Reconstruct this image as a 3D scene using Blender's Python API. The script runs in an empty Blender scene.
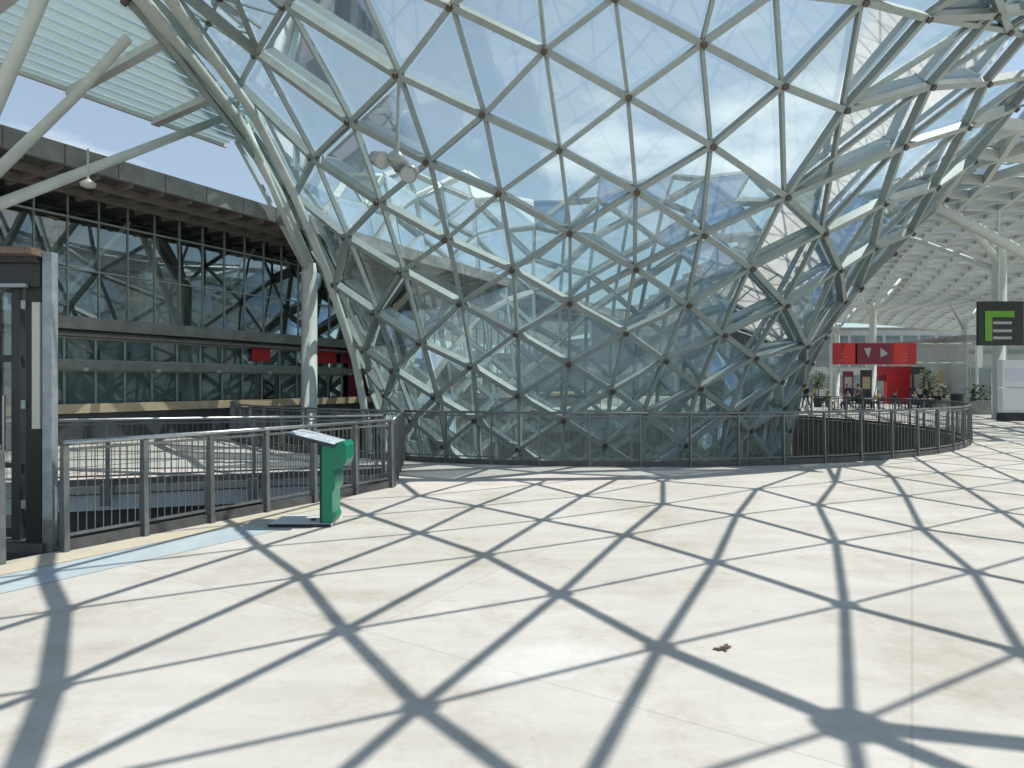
import bpy, bmesh, math, random
from mathutils import Vector as V, Matrix
random.seed(4)
R = math.radians
F, H = 640.0, 1.7                      # focal length in pixels, eye height
sc = bpy.context.scene
COL = sc.collection

# ------------------------------------------------------------------ materials
def mat(name, col, rough=.5, metal=0., noise=0., scale=4., spec=.5, bump=0.):
    m = bpy.data.materials.new(name); m.use_nodes = True
    nt = m.node_tree; b = nt.nodes['Principled BSDF']
    b.inputs['Base Color'].default_value = (*col, 1)
    b.inputs['Roughness'].default_value = rough
    b.inputs['Metallic'].default_value = metal
    b.inputs['Specular IOR Level'].default_value = spec
    if noise > 0:
        tc = nt.nodes.new('ShaderNodeTexCoord')
        n = nt.nodes.new('ShaderNodeTexNoise'); n.inputs['Scale'].default_value = scale
        n.inputs['Detail'].default_value = 6; n.inputs['Roughness'].default_value = .65
        nt.links.new(tc.outputs['Object'], n.inputs['Vector'])
        r = nt.nodes.new('ShaderNodeValToRGB')
        r.color_ramp.elements[0].position = .3; r.color_ramp.elements[1].position = .7
        r.color_ramp.elements[0].color = (*[c*(1-noise) for c in col], 1)
        r.color_ramp.elements[1].color = (*[min(1, c*(1+noise)) for c in col], 1)
        nt.links.new(n.outputs['Fac'], r.inputs['Fac'])
        nt.links.new(r.outputs['Color'], b.inputs['Base Color'])
        mr = nt.nodes.new('ShaderNodeMapRange')
        mr.inputs['To Min'].default_value = max(.05, rough-.12); mr.inputs['To Max'].default_value = min(1, rough+.12)
        nt.links.new(n.outputs['Fac'], mr.inputs['Value']); nt.links.new(mr.outputs['Result'], b.inputs['Roughness'])
        if bump:
            bp = nt.nodes.new('ShaderNodeBump'); bp.inputs['Strength'].default_value = bump; bp.inputs['Distance'].default_value = .01
            nt.links.new(n.outputs['Fac'], bp.inputs['Height']); nt.links.new(bp.outputs['Normal'], b.inputs['Normal'])
    return m

def glass(name, tint, base=.08, fres=.75, rough=.03, film=0.0, filmcol=(.6, .7, .7)):
    """thin pane: see-through with tint, mirror share rising towards grazing view, a pale film painted in for reflected haze"""
    m = bpy.data.materials.new(name); m.use_nodes = True
    nt = m.node_tree; nt.nodes.clear()
    out = nt.nodes.new('ShaderNodeOutputMaterial')
    tr = nt.nodes.new('ShaderNodeBsdfTransparent'); tr.inputs['Color'].default_value = (*tint, 1)
    gl = nt.nodes.new('ShaderNodeBsdfGlossy'); gl.inputs['Roughness'].default_value = rough
    gl.inputs['Color'].default_value = (.92, .97, 1, 1)
    lw = nt.nodes.new('ShaderNodeLayerWeight'); lw.inputs['Blend'].default_value = .32
    mr = nt.nodes.new('ShaderNodeMapRange'); mr.inputs['To Min'].default_value = base; mr.inputs['To Max'].default_value = base+fres
    nt.links.new(lw.outputs['Fresnel'], mr.inputs['Value'])
    mx = nt.nodes.new('ShaderNodeMixShader')
    nt.links.new(mr.outputs['Result'], mx.inputs['Fac'])
    src = tr
    if film > 0:
        df = nt.nodes.new('ShaderNodeBsdfDiffuse'); df.inputs['Color'].default_value = (*filmcol, 1)
        tl = nt.nodes.new('ShaderNodeBsdfTranslucent'); tl.inputs['Color'].default_value = (*filmcol, 1)
        ad = nt.nodes.new('ShaderNodeMixShader'); ad.inputs['Fac'].default_value = .22
        nt.links.new(df.outputs[0], ad.inputs[1]); nt.links.new(tl.outputs[0], ad.inputs[2])
        mf = nt.nodes.new('ShaderNodeMixShader')
        tc = nt.nodes.new('ShaderNodeTexCoord'); n = nt.nodes.new('ShaderNodeTexNoise')
        n.inputs['Scale'].default_value = .9; n.inputs['Detail'].default_value = 5
        nt.links.new(tc.outputs['Object'], n.inputs['Vector'])
        r2 = nt.nodes.new('ShaderNodeMapRange'); r2.inputs['From Min'].default_value = .3; r2.inputs['From Max'].default_value = .7
        r2.inputs['To Min'].default_value = film*.5; r2.inputs['To Max'].default_value = film*1.5
        oi = nt.nodes.new('ShaderNodeObjectInfo'); om = nt.nodes.new('ShaderNodeMapRange'); om.inputs['To Min'].default_value = .35; om.inputs['To Max'].default_value = 1.75  # film strength random per pane, standing in for differing reflections
        nt.links.new(oi.outputs['Random'], om.inputs['Value']); mu = nt.nodes.new('ShaderNodeMath'); mu.operation = 'MULTIPLY'
        nt.links.new(n.outputs['Fac'], r2.inputs['Value']); nt.links.new(r2.outputs['Result'], mu.inputs[0]); nt.links.new(om.outputs['Result'], mu.inputs[1]); nt.links.new(mu.outputs['Value'], mf.inputs['Fac'])
        nt.links.new(tr.outputs[0], mf.inputs[1]); nt.links.new(ad.outputs[0], mf.inputs[2]); src = mf
    nt.links.new(src.outputs[0], mx.inputs[1]); nt.links.new(gl.outputs[0], mx.inputs[2])
    nt.links.new(mx.outputs[0], out.inputs['Surface'])
    return m

M = dict(
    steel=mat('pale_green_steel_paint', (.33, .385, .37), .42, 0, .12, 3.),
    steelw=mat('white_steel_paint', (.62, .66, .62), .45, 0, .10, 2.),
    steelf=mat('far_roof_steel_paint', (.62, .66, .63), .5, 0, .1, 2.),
    joint=mat('rusty_joint_metal', (.115, .10, .085), .6, .3, .3, 14.),
    panel=mat('roof_louvre_paint', (.66, .74, .73), .5, 0, .08, 2.),
    glass=glass('canopy_glass', (.84, .935, .925), .10, .7, .03, .115, (.76, .87, .84)),
    glassr=glass('roof_glass', (.93, .97, .96), .03, .6, .04),
    facade=glass('facade_glass', (.80, .89, .87), .2, .7, .015),
    shopglass=glass('shop_glass', (.66, .73, .72), .05, .7, .03),
    cube=mat('concrete_dark', (.10, .105, .10), .8, 0, .25, 2.),
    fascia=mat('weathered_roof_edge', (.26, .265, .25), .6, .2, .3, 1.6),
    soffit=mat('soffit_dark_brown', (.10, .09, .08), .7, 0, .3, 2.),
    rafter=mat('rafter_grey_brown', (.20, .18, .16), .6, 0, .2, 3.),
    mull=mat('mullion_grey_green', (.36, .42, .41), .45, .3, .1, 4.),
    inside=mat('interior_dark_teal', (.40, .48, .46), .8, 0, .4, .7),
    insidew=mat('interior_pale', (.55, .58, .55), .7, 0, .2, 1.),
    tan=mat('tan_ledge', (.48, .39, .26), .55, 0, .12, 3.),
    darkwall=mat('dark_base_wall', (.045, .05, .055), .6, 0, .3, 1.5),
    red=mat('red_panel', (.52, .02, .03), .45, 0, .08, 4.),
    redb=mat('bright_red_panel', (.66, .03, .025), .4, 0, .06, 4.),
    maroon=mat('maroon_panel', (.22, .015, .04), .45, 0, .1, 4.),
    rail=mat('railing_grey_paint', (.17, .18, .18), .42, .4, .2, 9.),
    railtop=mat('handrail_brushed_steel', (.42, .43, .43), .32, .85, .15, 20.),
    kerb=mat('kerb_steel', (.10, .10, .098), .6, .2, .3, 5.),
    edge=mat('deck_edge_grey', (.24, .25, .25), .6, 0, .2, 3.),
    edgelight=mat('deck_edge_pale', (.46, .50, .52), .55, 0, .12, 3.),
    gatepost=mat('gate_blue_grey_paint', (.31, .35, .37), .45, .3, .25, 7.),
    black=mat('black_paint', (.012, .013, .014), .45, 0, .2, 8.),
    dark=mat('charcoal_paint', (.03, .032, .034), .5, 0, .3, 5.),
    woodtop=mat('gate_roof_timber', (.17, .125, .085), .6, 0, .3, 9.),
    tube=mat('pale_tube', (.55, .54, .50), .4),
    green=mat('green_enamel', (.0, .20, .115), .3, 0, .1, 6.),
    greend=mat('green_enamel_shadowed_panel', (.0, .15, .09), .35),
    white=mat('white_enamel', (.78, .80, .82), .35, 0, .03, 6.),
    paper=mat('printed_panel', (.66, .70, .80), .25, 0, .12, 14.),
    signblack=mat('sign_black', (.018, .022, .02), .4),
    signgreen=mat('sign_green', (.16, .42, .03), .45, 0, .1, 5.),
    signgrey=mat('sign_lettering', (.45, .48, .45), .5),
    pale=mat('pale_wall', (.45, .48, .47), .7, 0, .15, .8),
    water=mat('lower_level_paving', (.40, .42, .40), .6, 0, .3, .8),
    brown=mat('pit_wall_brown', (.17, .15, .125), .8, 0, .35, 1.2),
    skin=mat('skin', (.45, .27, .19), .6), hair=mat('hair_dark', (.03, .02, .015), .6),
    leaf=mat('plant_leaf', (.05, .10, .025), .6, 0, .4, 6.), bark=mat('stem', (.09, .06, .04), .8),
    lamp=mat('floodlight_housing', (.36, .40, .39), .35, .3, .1, 8.),
    lens=mat('floodlight_lens', (.5, .54, .53), .12),
    faint=mat('faint_pink_print', (.62, .22, .22), .5),
    brownleaf=mat('dry_leaf', (.11, .06, .035), .7, 0, .4, 30.),
)
_m = M['panel']; _nt = _m.node_tree; _o = [n for n in _nt.nodes if n.type == 'OUTPUT_MATERIAL'][0]; _p = _nt.nodes['Principled BSDF']
_t = _nt.nodes.new('ShaderNodeBsdfTranslucent'); _t.inputs['Color'].default_value = (.70, .80, .80, 1)
_x = _nt.nodes.new('ShaderNodeMixShader'); _x.inputs['Fac'].default_value = .5
_nt.links.new(_p.outputs[0], _x.inputs[1]); _nt.links.new(_t.outputs[0], _x.inputs[2]); _nt.links.new(_x.outputs[0], _o.inputs['Surface'])
CLOTH = [mat('cloth_%s' % n, c, .8, 0, .15, 12.) for n, c in (('black', (.015, .015, .018)), ('navy', (.03, .04, .09)), ('grey', (.2, .2, .2)),
         ('white', (.65, .65, .62)), ('beige', (.42, .34, .24)), ('red', (.35, .03, .03)), ('denim', (.07, .11, .2)), ('yellow', (.5, .4, .06)))]

# ------------------------------------------------------------------ mesh building
class MB:
    def __init__(s): s.v = []; s.f = []; s.mi = []
    def quad(s, *p, m=0):
        n = len(s.v); s.v += [tuple(q) for q in p]; s.f.append(tuple(range(n, n+len(p)))); s.mi.append(m)
    def hexa(s, c, m=0):            # 8 corners: bottom 4, top 4 (same winding)
        n = len(s.v); s.v += [tuple(q) for q in c]
        for f in ((3, 2, 1, 0), (4, 5, 6, 7), (0, 1, 5, 4), (1, 2, 6, 5), (2, 3, 7, 6), (3, 0, 4, 7)):
            s.f.append(tuple(n+k for k in f)); s.mi.append(m)
    def box(s, c, d, rz=0., m=0):
        c = V(c); x = V((math.cos(rz), math.sin(rz), 0))*d[0]/2; y = V((-math.sin(rz), math.cos(rz), 0))*d[1]/2; z = V((0, 0, d[2]/2))
        s.hexa([c-x-y-z, c+x-y-z, c+x+y-z, c-x+y-z, c-x-y+z, c+x-y+z, c+x+y+z, c-x+y+z], m)
    def beam(s, a, b, w, d, up=(0, 0, 1), off=0., m=0):
        a = V(a); b = V(b); t = (b-a)
        if t.length < 1e-5: return
        t.normalize(); up = V(up); side = t.cross(up)
        if side.length < 1e-4: side = t.cross(V((1, 0, 0)))
        side.normalize(); n = side.cross(t).normalized()
        x = side*w/2; lo = n*(off-d/2); hi = n*(off+d/2)
        s.hexa([a-x+lo, a+x+lo, b+x+lo, b-x+lo, a-x+hi, a+x+hi, b+x+hi, b-x+hi], m)
    def tube(s, pts, r, n=10, m=0, cap=True, r2=None):
        pts = [V(p) for p in pts]; base = len(s.v); N = len(pts); ref = None
        for k, p in enumerate(pts):
            t = (pts[min(k+1, N-1)]-pts[max(k-1, 0)]).normalized()
            if ref is None:
                ref = t.cross(V((0, 0, 1)))
                if ref.length < .05: ref = t.cross(V((1, 0, 0)))
            ref = (ref-t*ref.dot(t)).normalized(); bi = t.cross(ref)
            rr = r if r2 is None else r+(r2-r)*k/(N-1)
            for q in range(n):
                a = 2*math.pi*q/n; s.v.append(tuple(p+ref*rr*math.cos(a)+bi*rr*math.sin(a)))
        for k in range(N-1):
            for q in range(n):
                q2 = (q+1) % n
                s.f.append((base+k*n+q, base+k*n+q2, base+(k+1)*n+q2, base+(k+1)*n+q)); s.mi.append(m)
        if cap:
            s.f.append(tuple(base+q for q in range(n-1, -1, -1))); s.mi.append(m)
            s.f.append(tuple(base+(N-1)*n+q for q in range(n))); s.mi.append(m)
    def lathe(s, c, prof, n=16, m=0):
        c = V(c); base = len(s.v)
        for r, z in prof:
            for q in range(n):
                a = 2*math.pi*q/n; s.v.append(tuple(c+V((r*math.cos(a), r*math.sin(a), z))))
        for k in range(len(prof)-1):
            for q in range(n):
                q2 = (q+1) % n
                s.f.append((base+k*n+q, base+k*n+q2, base+(k+1)*n+q2, base+(k+1)*n+q)); s.mi.append(m)
        s.f.append(tuple(base+q for q in range(n-1, -1, -1))); s.mi.append(m)
        s.f.append(tuple(base+(len(prof)-1)*n+q for q in range(n))); s.mi.append(m)
    def build(s, name, mats, parent=None, smooth=False, bevel=0.):
        me = bpy.data.meshes.new(name); off = V((0, 0, 0))
        if parent is not None:
            off = parent.get('_o') and V(parent['_o']) or V((0, 0, 0))
        me.from_pydata([tuple(V(p)-off) for p in s.v], [], s.f)
        for m in (mats if isinstance(mats, (list, tuple)) else [mats]): me.materials.append(m)
        me.polygons.foreach_set('material_index', s.mi)
        me.update()
        bm = bmesh.new(); bm.from_mesh(me); bmesh.ops.recalc_face_normals(bm, faces=bm.faces); bm.to_mesh(me); bm.free()
        if smooth:
            for p in me.polygons: p.use_smooth = len(p.vertices) == 4
        o = bpy.data.objects.new(name, me); COL.objects.link(o)
        if parent is not None: o.parent = parent; o['_o'] = tuple(off)
        if bevel:
            b = o.modifiers.new('bevel', 'BEVEL'); b.width = bevel; b.segments = 2; b.limit_method = 'ANGLE'
        return o

def tag(o, label=None, cat=None, group=None, kind=None):
    if label: o['label'] = label
    if cat: o['category'] = cat
    if group: o['group'] = group
    if kind: o['kind'] = kind
    return o
def thing(name, label, cat, loc=(0, 0, 0), group=None):
    o = bpy.data.objects.new(name, None); COL.objects.link(o); o.location = loc; o.empty_display_size = .2
    o['_o'] = tuple(loc)
    return tag(o, label, cat, group)
def at(px, py, Y):                 # where the sight line through a pixel stands at distance Y
    return V(((px-512)/F*Y, Y, H+(384-py)/F*Y))

# ------------------------------------------------------------------ camera, sun, sky
cam = bpy.data.cameras.new('camera'); co = bpy.data.objects.new('camera', cam); COL.objects.link(co)
co.location = (0, 0, H); co.rotation_euler = (R(90), 0, 0)
cam.sensor_width = 36; cam.lens = 36*F/1024; cam.clip_end = 3000; cam.clip_start = .05
sc.camera = co
SX, SY = .50, .10                  # horizontal run of the sun ray per metre of height
sun_v = V((SX, SY, 1)).normalized()
sl = bpy.data.lights.new('sun', 'SUN'); sl.energy = 5.0; sl.angle = R(.25); sl.color = (1, .955, .895)
so = bpy.data.objects.new('sun', sl); COL.objects.link(so); so.rotation_euler = (-sun_v).to_track_quat('-Z', 'Y').to_euler(); so.location = (20, 5, 60)
w = bpy.data.worlds.new('World'); sc.world = w; w.use_nodes = True
nt = w.node_tree; bg = nt.nodes['Background']
sky = nt.nodes.new('ShaderNodeTexSky'); sky.sky_type = 'NISHITA'; sky.sun_disc = False
sky.sun_elevation = math.asin(sun_v.z); sky.sun_rotation = math.atan2(SX, SY)
sky.air_density = 1.0; sky.dust_density = 1.2; sky.ozone_density = 1.2
tc = nt.nodes.new('ShaderNodeTexCoord'); mp = nt.nodes.new('ShaderNodeMapping'); mp.inputs['Scale'].default_value = (1.6, 1.6, 5.0)
mp.inputs['Location'].default_value = (.35, .1, .2)
nz = nt.nodes.new('ShaderNodeTexNoise'); nz.inputs['Scale'].default_value = 1.6; nz.inputs['Detail'].default_value = 7; nz.inputs['Roughness'].default_value = .55
cr = nt.nodes.new('ShaderNodeMapRange'); cr.inputs['From Min'].default_value = .53; cr.inputs['From Max'].default_value = .68; cr.inputs['To Min'].default_value = .24; cr.inputs['To Max'].default_value = .85
mx = nt.nodes.new('ShaderNodeMix'); mx.data_type = 'RGBA'
mx.inputs['B'].default_value = (8.6, 9.2, 9.6, 1)
nt.links.new(tc.outputs['Generated'], mp.inputs['Vector']); nt.links.new(mp.outputs['Vector'], nz.inputs['Vector'])
nt.links.new(nz.outputs['Fac'], cr.inputs['Value'])
sx = nt.nodes.new('ShaderNodeSeparateXYZ'); nt.links.new(tc.outputs['Generated'], sx.inputs['Vector'])
fo = nt.nodes.new('ShaderNodeMapRange'); fo.inputs['From Min'].default_value = .45; fo.inputs['From Max'].default_value = .75; fo.inputs['To Min'].default_value = 1; fo.inputs['To Max'].default_value = 0
nt.links.new(sx.outputs['Z'], fo.inputs['Value'])
mm = nt.nodes.new('ShaderNodeMath'); mm.operation = 'MULTIPLY'; nt.links.new(cr.outputs['Result'], mm.inputs[0]); nt.links.new(fo.outputs['Result'], mm.inputs[1])
nt.links.new(mm.outputs['Value'], mx.inputs['Factor'])
tn = nt.nodes.new('ShaderNodeMix'); tn.data_type = 'RGBA'; tn.blend_type = 'MULTIPLY'; tn.inputs['Factor'].default_value = 1; tn.inputs['B'].default_value = (.78, .965, .985, 1)
nt.links.new(sky.outputs['Color'], tn.inputs['A']); nt.links.new(tn.outputs['Result'], mx.inputs['A']); nt.links.new(mx.outputs['Result'], bg.inputs['Color'])
bg.inputs['Strength'].default_value = .13
sc.view_settings.view_transform = 'Standard'; sc.view_settings.look = 'None'; sc.view_settings.exposure = 0.0; sc.view_settings.gamma = 1
sc.cycles.max_bounces = 8; sc.cycles.transparent_max_bounces = 24; sc.cycles.diffuse_bounces = 3; sc.cycles.glossy_bounces = 3
sc.cycles.caustics_reflective = False; sc.cycles.caustics_refractive = False; sc.cycles.use_denoising = True
sc.cycles.sample_clamp_indirect = 6

# ------------------------------------------------------------------ the glass funnel: surface
CX, CY = 2.73, 26.15
RING = 12.9
def spline(x, y):
    n = len(x); h = [x[k+1]-x[k] for k in range(n-1)]
    a = [0.]*n; b = [1.]*n; c = [0.]*n; d = [0.]*n
    for k in range(1, n-1):
        a[k] = h[k-1]; b[k] = 2*(h[k-1]+h[k]); c[k] = h[k]; d[k] = 6*((y[k+1]-y[k])/h[k]-(y[k]-y[k-1])/h[k-1])
    for k in range(1, n):
        q = a[k]/b[k-1]; b[k] -= q*c[k-1]; d[k] -= q*d[k-1]
    Mv = [0.]*n; Mv[-1] = d[-1]/b[-1]
    for k in range(n-2, -1, -1): Mv[k] = (d[k]-c[k]*Mv[k+1])/b[k]
    def f(t):
        k = 0
        while k < n-2 and t > x[k+1]: k += 1
        p = x[k+1]-t; q = t-x[k]; hh = h[k]
        return Mv[k]*p**3/6/hh+Mv[k+1]*q**3/6/hh+(y[k]/hh-Mv[k]*hh/6)*p+(y[k+1]/hh-Mv[k+1]*hh/6)*q
    return f
prof = spline([-7, -1.1, 1.1, 4.65, 7.6, 9.9, 11.2], [7.8, 7.85, 8.15, 9.65, 11.5, 13.1, 14.9])
def xshift(z): return 0 if z < 4.5 else .75*((z-4.5)/5.4)
def back(th):                       # the far side swells into a glass hill
    b = max(0., -math.cos(th)); return 1+(.36+.07*math.sin(5*th+.6)+.05*math.sin(11*th))*b*b*(3-2*b)
def rad(th, z):                     # wider flare to the right, steeper to the left
    u = max(0., min(1., (z-4.0)/5.5)); s_ = math.sin(th)
    return prof(z)*(1+u*(.075*max(0, s_)**2-.05*max(0, -s_)**2))
def surf(th, zr):
    zr = max(-6.5, min(11.2, zr)); r = rad(th, zr); k = back(th)
    return V((CX+xshift(zr)+r*math.sin(th), CY-r*math.cos(th), zr*k if zr > 0 else zr))
def snorm(th, zr):
    a = surf(th+.01, zr)-surf(th-.01, zr); b = surf(th, min(zr+.05, 11.2))-surf(th, zr-.05)
    n = a.cross(b); n.normalize()
    if n.dot(V((math.sin(th), -math.cos(th), -.3))) > 0: n = -n
    return n                         # points to the inside / upper face, where the glass is
def hit(px, py):                    # where a sight line meets the front of the funnel
    d = V(((px-512)/F, 1, (384-py)/F)); prev = None; t = 6.
    while t < 25:
        p = d*t; p.z += H
        if p.z <= 11.2:
            g = math.hypot(p.x-CX-xshift(p.z), p.y-CY)-rad(math.atan2(p.x-CX-xshift(p.z), CY-p.y), max(-6.5, p.z))
            if prev is not None and prev > 0 >= g:
                return math.atan2(p.x-CX-xshift(p.z), CY-p.y), p.z
            prev = g
        t += .02
    return None
SEEN = {(-2,1):(286,4),(-2,2):(257,53),(-2,3):(240,85),
(-1,0):(452,6),(-1,1):(399,75),(-1,2):(351,122),(-1,3):(314,158),(-1,4):(295,195),
(0,-1):(615,-3),(0,0):(545,51),(0,1):(484,115),(0,2):(429,162),(0,3):(380,202),(0,4):(347,237),(0,5):(336,284),
(1,-1):(702,44),(1,0):(628,98),(1,1):(560,150),(1,2):(500,193),(1,3):(447,239),(1,4):(403,271),(1,5):(376.5,312),(1,6):(366,350),
(2,-1):(782,86),(2,0):(711,146),(2,1):(636,191),(2,2):(570,232),(2,3):(513,269),(2,4):(461.5,303),(2,5):(422,342),(2,6):(395,370),
(3,-1):(843,110),(3,0):(785,196),(3,1):(702,234),(3,2):(635,268),(3,3):(570,302),(3,4):(517,333),(3,5):(472,366),(3,6):(436.5,396.5),
(4,0):(822,232),(4,1):(750,267),(4,2):(687,304),(4,3):(625,332),(4,4):(569,363),(4,5):(519,395),(4,6):(477,420),
(5,1):(784,304),(5,2):(722,334),(5,3):(664,360),(5,4):(612,390),
(6,1):(804,345),(6,2):(753,357),(6,3):(698,387.6),(6,4):(644,412),
(5,0):(838,268),(6,0):(842,300),(7,1):(812,370),(7,2):(778,381),(7,3):(731,412),(7,4):(684,445),(8,3):(748,430), (1,-2):(776,-9), (2,-2):(862,1), (3,-2):(925,17)}
NS, K0, K1 = 40, -2, 17
ZK = {-2: 10.35, -1: 9.72, 0: 8.95}
def zk(k): return ZK[k] if k in ZK else (8.95-.86*k if k <= 3 else max(-6.4, 6.37-.815*(k-3)))
def thk(m): return R(9*m-8.5)
resid = {}
for (i, j), p in SEEN.items():
    h = hit(*p); m, k = i-j, i+j
    if h: resid[(m, k)] = (h[0]-thk(m), h[1]-zk(k))
node = {}; tz = {}
for m in range(-20, 20):
    for k in range(K0, K1+1):
        if (m+k) % 2: continue
        if (m, k) in resid: dt, dz = resid[(m, k)]
        else:
            sw = 0; dt = dz = 0
            for (a, b), (e, f) in resid.items():
                d2 = ((m-a)**2+(k-b)**2)
                wgt = math.exp(-d2/3.2); sw += wgt; dt += wgt*e; dz += wgt*f
            q = sw+.12; dt /= q; dz /= q
        tz[(m, k)] = [thk(m)+dt, zk(k)+dz]
for m in range(-20, 20):             # keep every meridian climbing
    for k in range(K1, K0-1, -1):
        if (m, k) in tz and (m, k+2) in tz:
            tz[(m, k)][1] = max(tz[(m, k)][1], tz[(m, k+2)][1]+.45)
    for k in (K0, K0+1):
        if (m, k) in tz: tz[(m, k)][1] = min(tz[(m, k)][1], 11.1)
for q, (t, z) in tz.items(): node[q] = (surf(t, z), snorm(t, z))
# on the right the mesh turns and opens into the roof: a patch with its own rows
def near_hit(px, py):
    h = hit(px, py)
    if h: return h
    d = V(((px-512)/F, 1, (384-py)/F)); best = None; t = 8.
    while t < 26:
        p = d*t; p.z += H
        if p.z <= 11.0:
            th = math.atan2(p.x-CX-xshift(p.z), CY-p.y)
            g = math.hypot(p.x-CX-xshift(p.z), p.y-CY)-rad(th, p.z)
            if best is None or g < best[0]: best = (g, th, p.z)
        t += .05
    return best[1:]
def ij(m, k): return (m+k)//2, (k-m)//2
for q in [q for q in node if ij(*q)[0] >= 4 and ij(*q)[1] <= -1 and 0 < q[0] <= 8]: del node[q]
RP = {(4,-3):(1046,-52),(4,-2):(993,14),(4,-1):(928,86),(4,0):(901,146),(4,1):(882,202),(4,2):(873,246),(4,3):(862,288),(4,4):(838,330),
      (5,-2):(1052,4),(5,-1):(985,82),(5,0):(965,126),(5,1):(934,186),(5,2):(910,232),(5,3):(880,285),
      (6,-1):(1040,72),(6,0):(1013,107),(6,1):(972,160)}
# upper left: the rows run on into the rim of the canopy
for q in ((-6, -2), (-7, -1), (-8, 0), (-8, -2), (-9, -1)): node.pop(q, None)
for q, p, z in (((-4, -2), (216, -44), 10.75), ((-5, -1), (152, -34), 10.6), ((-6, 0), (138, -12), 10.4), ((-7, 1), (128, -2), 10.2)):
    Y = (z-H)*F/(384-p[1]); node[q] = (V(((p[0]-512)/F*Y, Y, z)), V((.45, .25, .86)).normalized())
h = near_hit(235, 110); node[(-6, 2)] = (surf(*h), snorm(*h))
rnode = {}
for q, p in RP.items():
    h = near_hit(*p); rnode[q] = (surf(*h), snorm(*h))
for q, mq in (((3,-2),(3,-2)), ((3,-1),(3,-1)), ((3,0),(3,0)), ((3,1),(4,0)), ((3,2),(5,0)), ((3,3),(6,0)), ((3,4),(6,1))):
    rnode[q] = node[(mq[0]-mq[1], mq[0]+mq[1])]
def nd(m, k): return node.get(((m+20) % 40-20, k))
def toscreen(p):
    if p.y < .5: return None
    return 512+F*p.x/p.y, 384-F*(p.z-H)/p.y
def seen_len(a, b):
    n = 0; A = toscreen(a); B = toscreen(b)
    if not A or not B: return 0
    for t in range(11):
        x = A[0]+(B[0]-A[0])*t/10; y = A[1]+(B[1]-A[1])*t/10
        n += (0 <= x <= 1024 and 0 <= y <= 466)
    return math.hypot(A[0]-B[0], A[1]-B[1])*n/11
def inframe(p, mx=0):
    s = toscreen(p); return s and -mx < s[0] < 1024+mx and -mx < s[1] < 466

canopy = thing('glass_canopy', 'huge funnel of triangular glass panes on pale steel lattice rising from the round pit', 'glass canopy', (CX, CY, 0))
beams = []; panes = []
SPEC = {'i': (.145, .26), 'j': (.11, .21), 'v': (.08, .13)}
for (m, k) in node:
    for fam, q in (('i', nd(m+1, k+1)), ('j', nd(m-1, k+1)), ('v', nd(m, k+2))):
        if q: 
            a = node[(m, k)]
            front = math.cos(tz[(m, k)][0]) > .15
            beams.append((seen_len(a[0], q[0])*(1 if front else .3), fam, a, q))
    for tri in ((nd(m, k), nd(m+1, k+1), nd(m, k+2)), (nd(m, k), nd(m, k+2), nd(m-1, k+1))):
        if all(tri):
            c = (tri[0][0]+tri[1][0]+tri[2][0])/3
            s = [toscreen(t[0]) for t in tri]
            ar = abs((s[1][0]-s[0][0])*(s[2][1]-s[0][1])-(s[2][0]-s[0][0])*(s[1][1]-s[0][1]))/2
            f = 1 if inframe(c) else (.3 if any(inframe(t[0]) for t in tri) else 0)
            if c.y > CY-2: f *= .2
            panes.append((ar*f, tri))
for (i, j), a in rnode.items():
    for fam, q in (('i', (i+1, j)), ('j', (i, j+1)), ('v', (i+1, j-1))):
        if q in rnode and not (i == 3 and q[0] == 3):
            beams.append((seen_len(a[0], rnode[q][0]), fam, a, rnode[q]))
    for tri in (((i, j), (i+1, j), (i+1, j-1)), ((i, j), (i+1, j), (i, j+1))):
        if all(q in rnode for q in tri): panes.append((900., [rnode[q] for q in tri]))
def add_beam(mb, b):
    _, fam, a, q = b; wd, dp = SPEC[fam]
    if a[0].y > CY: wd *= 2.2; dp *= 1.4
    n = (a[1]+q[1]).normalized(); t = (q[0]-a[0]).normalized()*.05
    mb.beam(a[0]+t, q[0]-t, wd, dp, n, {'i': 0, 'j': .008, 'v': .05}[fam])
beams.sort(key=lambda b: -b[0]); panes.sort(key=lambda b: -b[0])
for b in beams[:100]:
    mb = MB(); add_beam(mb, b); mb.build('lattice_beam', M['steel'], canopy)
mb = MB()
for b in beams[100:]: add_beam(mb, b)
tag(mb.build('lattice_beam_mesh', M['steel'], canopy), kind='stuff')
def add_pane(mb, p):
    tri = p[1]; c = (tri[0][0]+tri[1][0]+tri[2][0])/3
    mb.quad(*[t[0]+(c-t[0])*.012+t[1]*(.19+random.uniform(-.03, .03)) for t in tri])
for p in panes[:100]:
    mb = MB(); add_pane(mb, p); mb.build('glass_pane', M['glass'], canopy)
mb = MB()
for p in panes[100:]: add_pane(mb, p)
tag(mb.build('glass_pane_mesh', M['glass'], canopy), kind='stuff')
def joint(mb, p, n, r=.075, d=.37):
    mb.tube([p-n*d/2, p+n*d/2*.8], r, 10)
for q in rnode:
    if q[0] > 3: node[('r',)+q] = rnode[q]
vis = sorted([q for q in node if inframe(node[q][0]) and node[q][0].y < CY-2], key=lambda q: node[q][0].y)[:100]
for q in vis:
    mb = MB(); joint(mb, *node[q]); mb.build('lattice_joint', M['joint'], canopy)
mb = MB()
for q in node:
    if q not in vis: joint(mb, *node[q])
tag(mb.build('lattice_joint_mesh', M['joint'], canopy), kind='stuff')
# rim beam along the top row
rim = MB()
top = [nd(m, -2) for m in range(-20, 20, 2)]
for a, b in zip(top, top[1:]+top[:1]):
    if a and b and a[0].y < CY and a[0].x > -4: rim.beam(a[0], b[0], .2, .34, (a[1]+b[1]).normalized(), .02)
rim.build('rim_beam', M['steel'], canopy)

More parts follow.
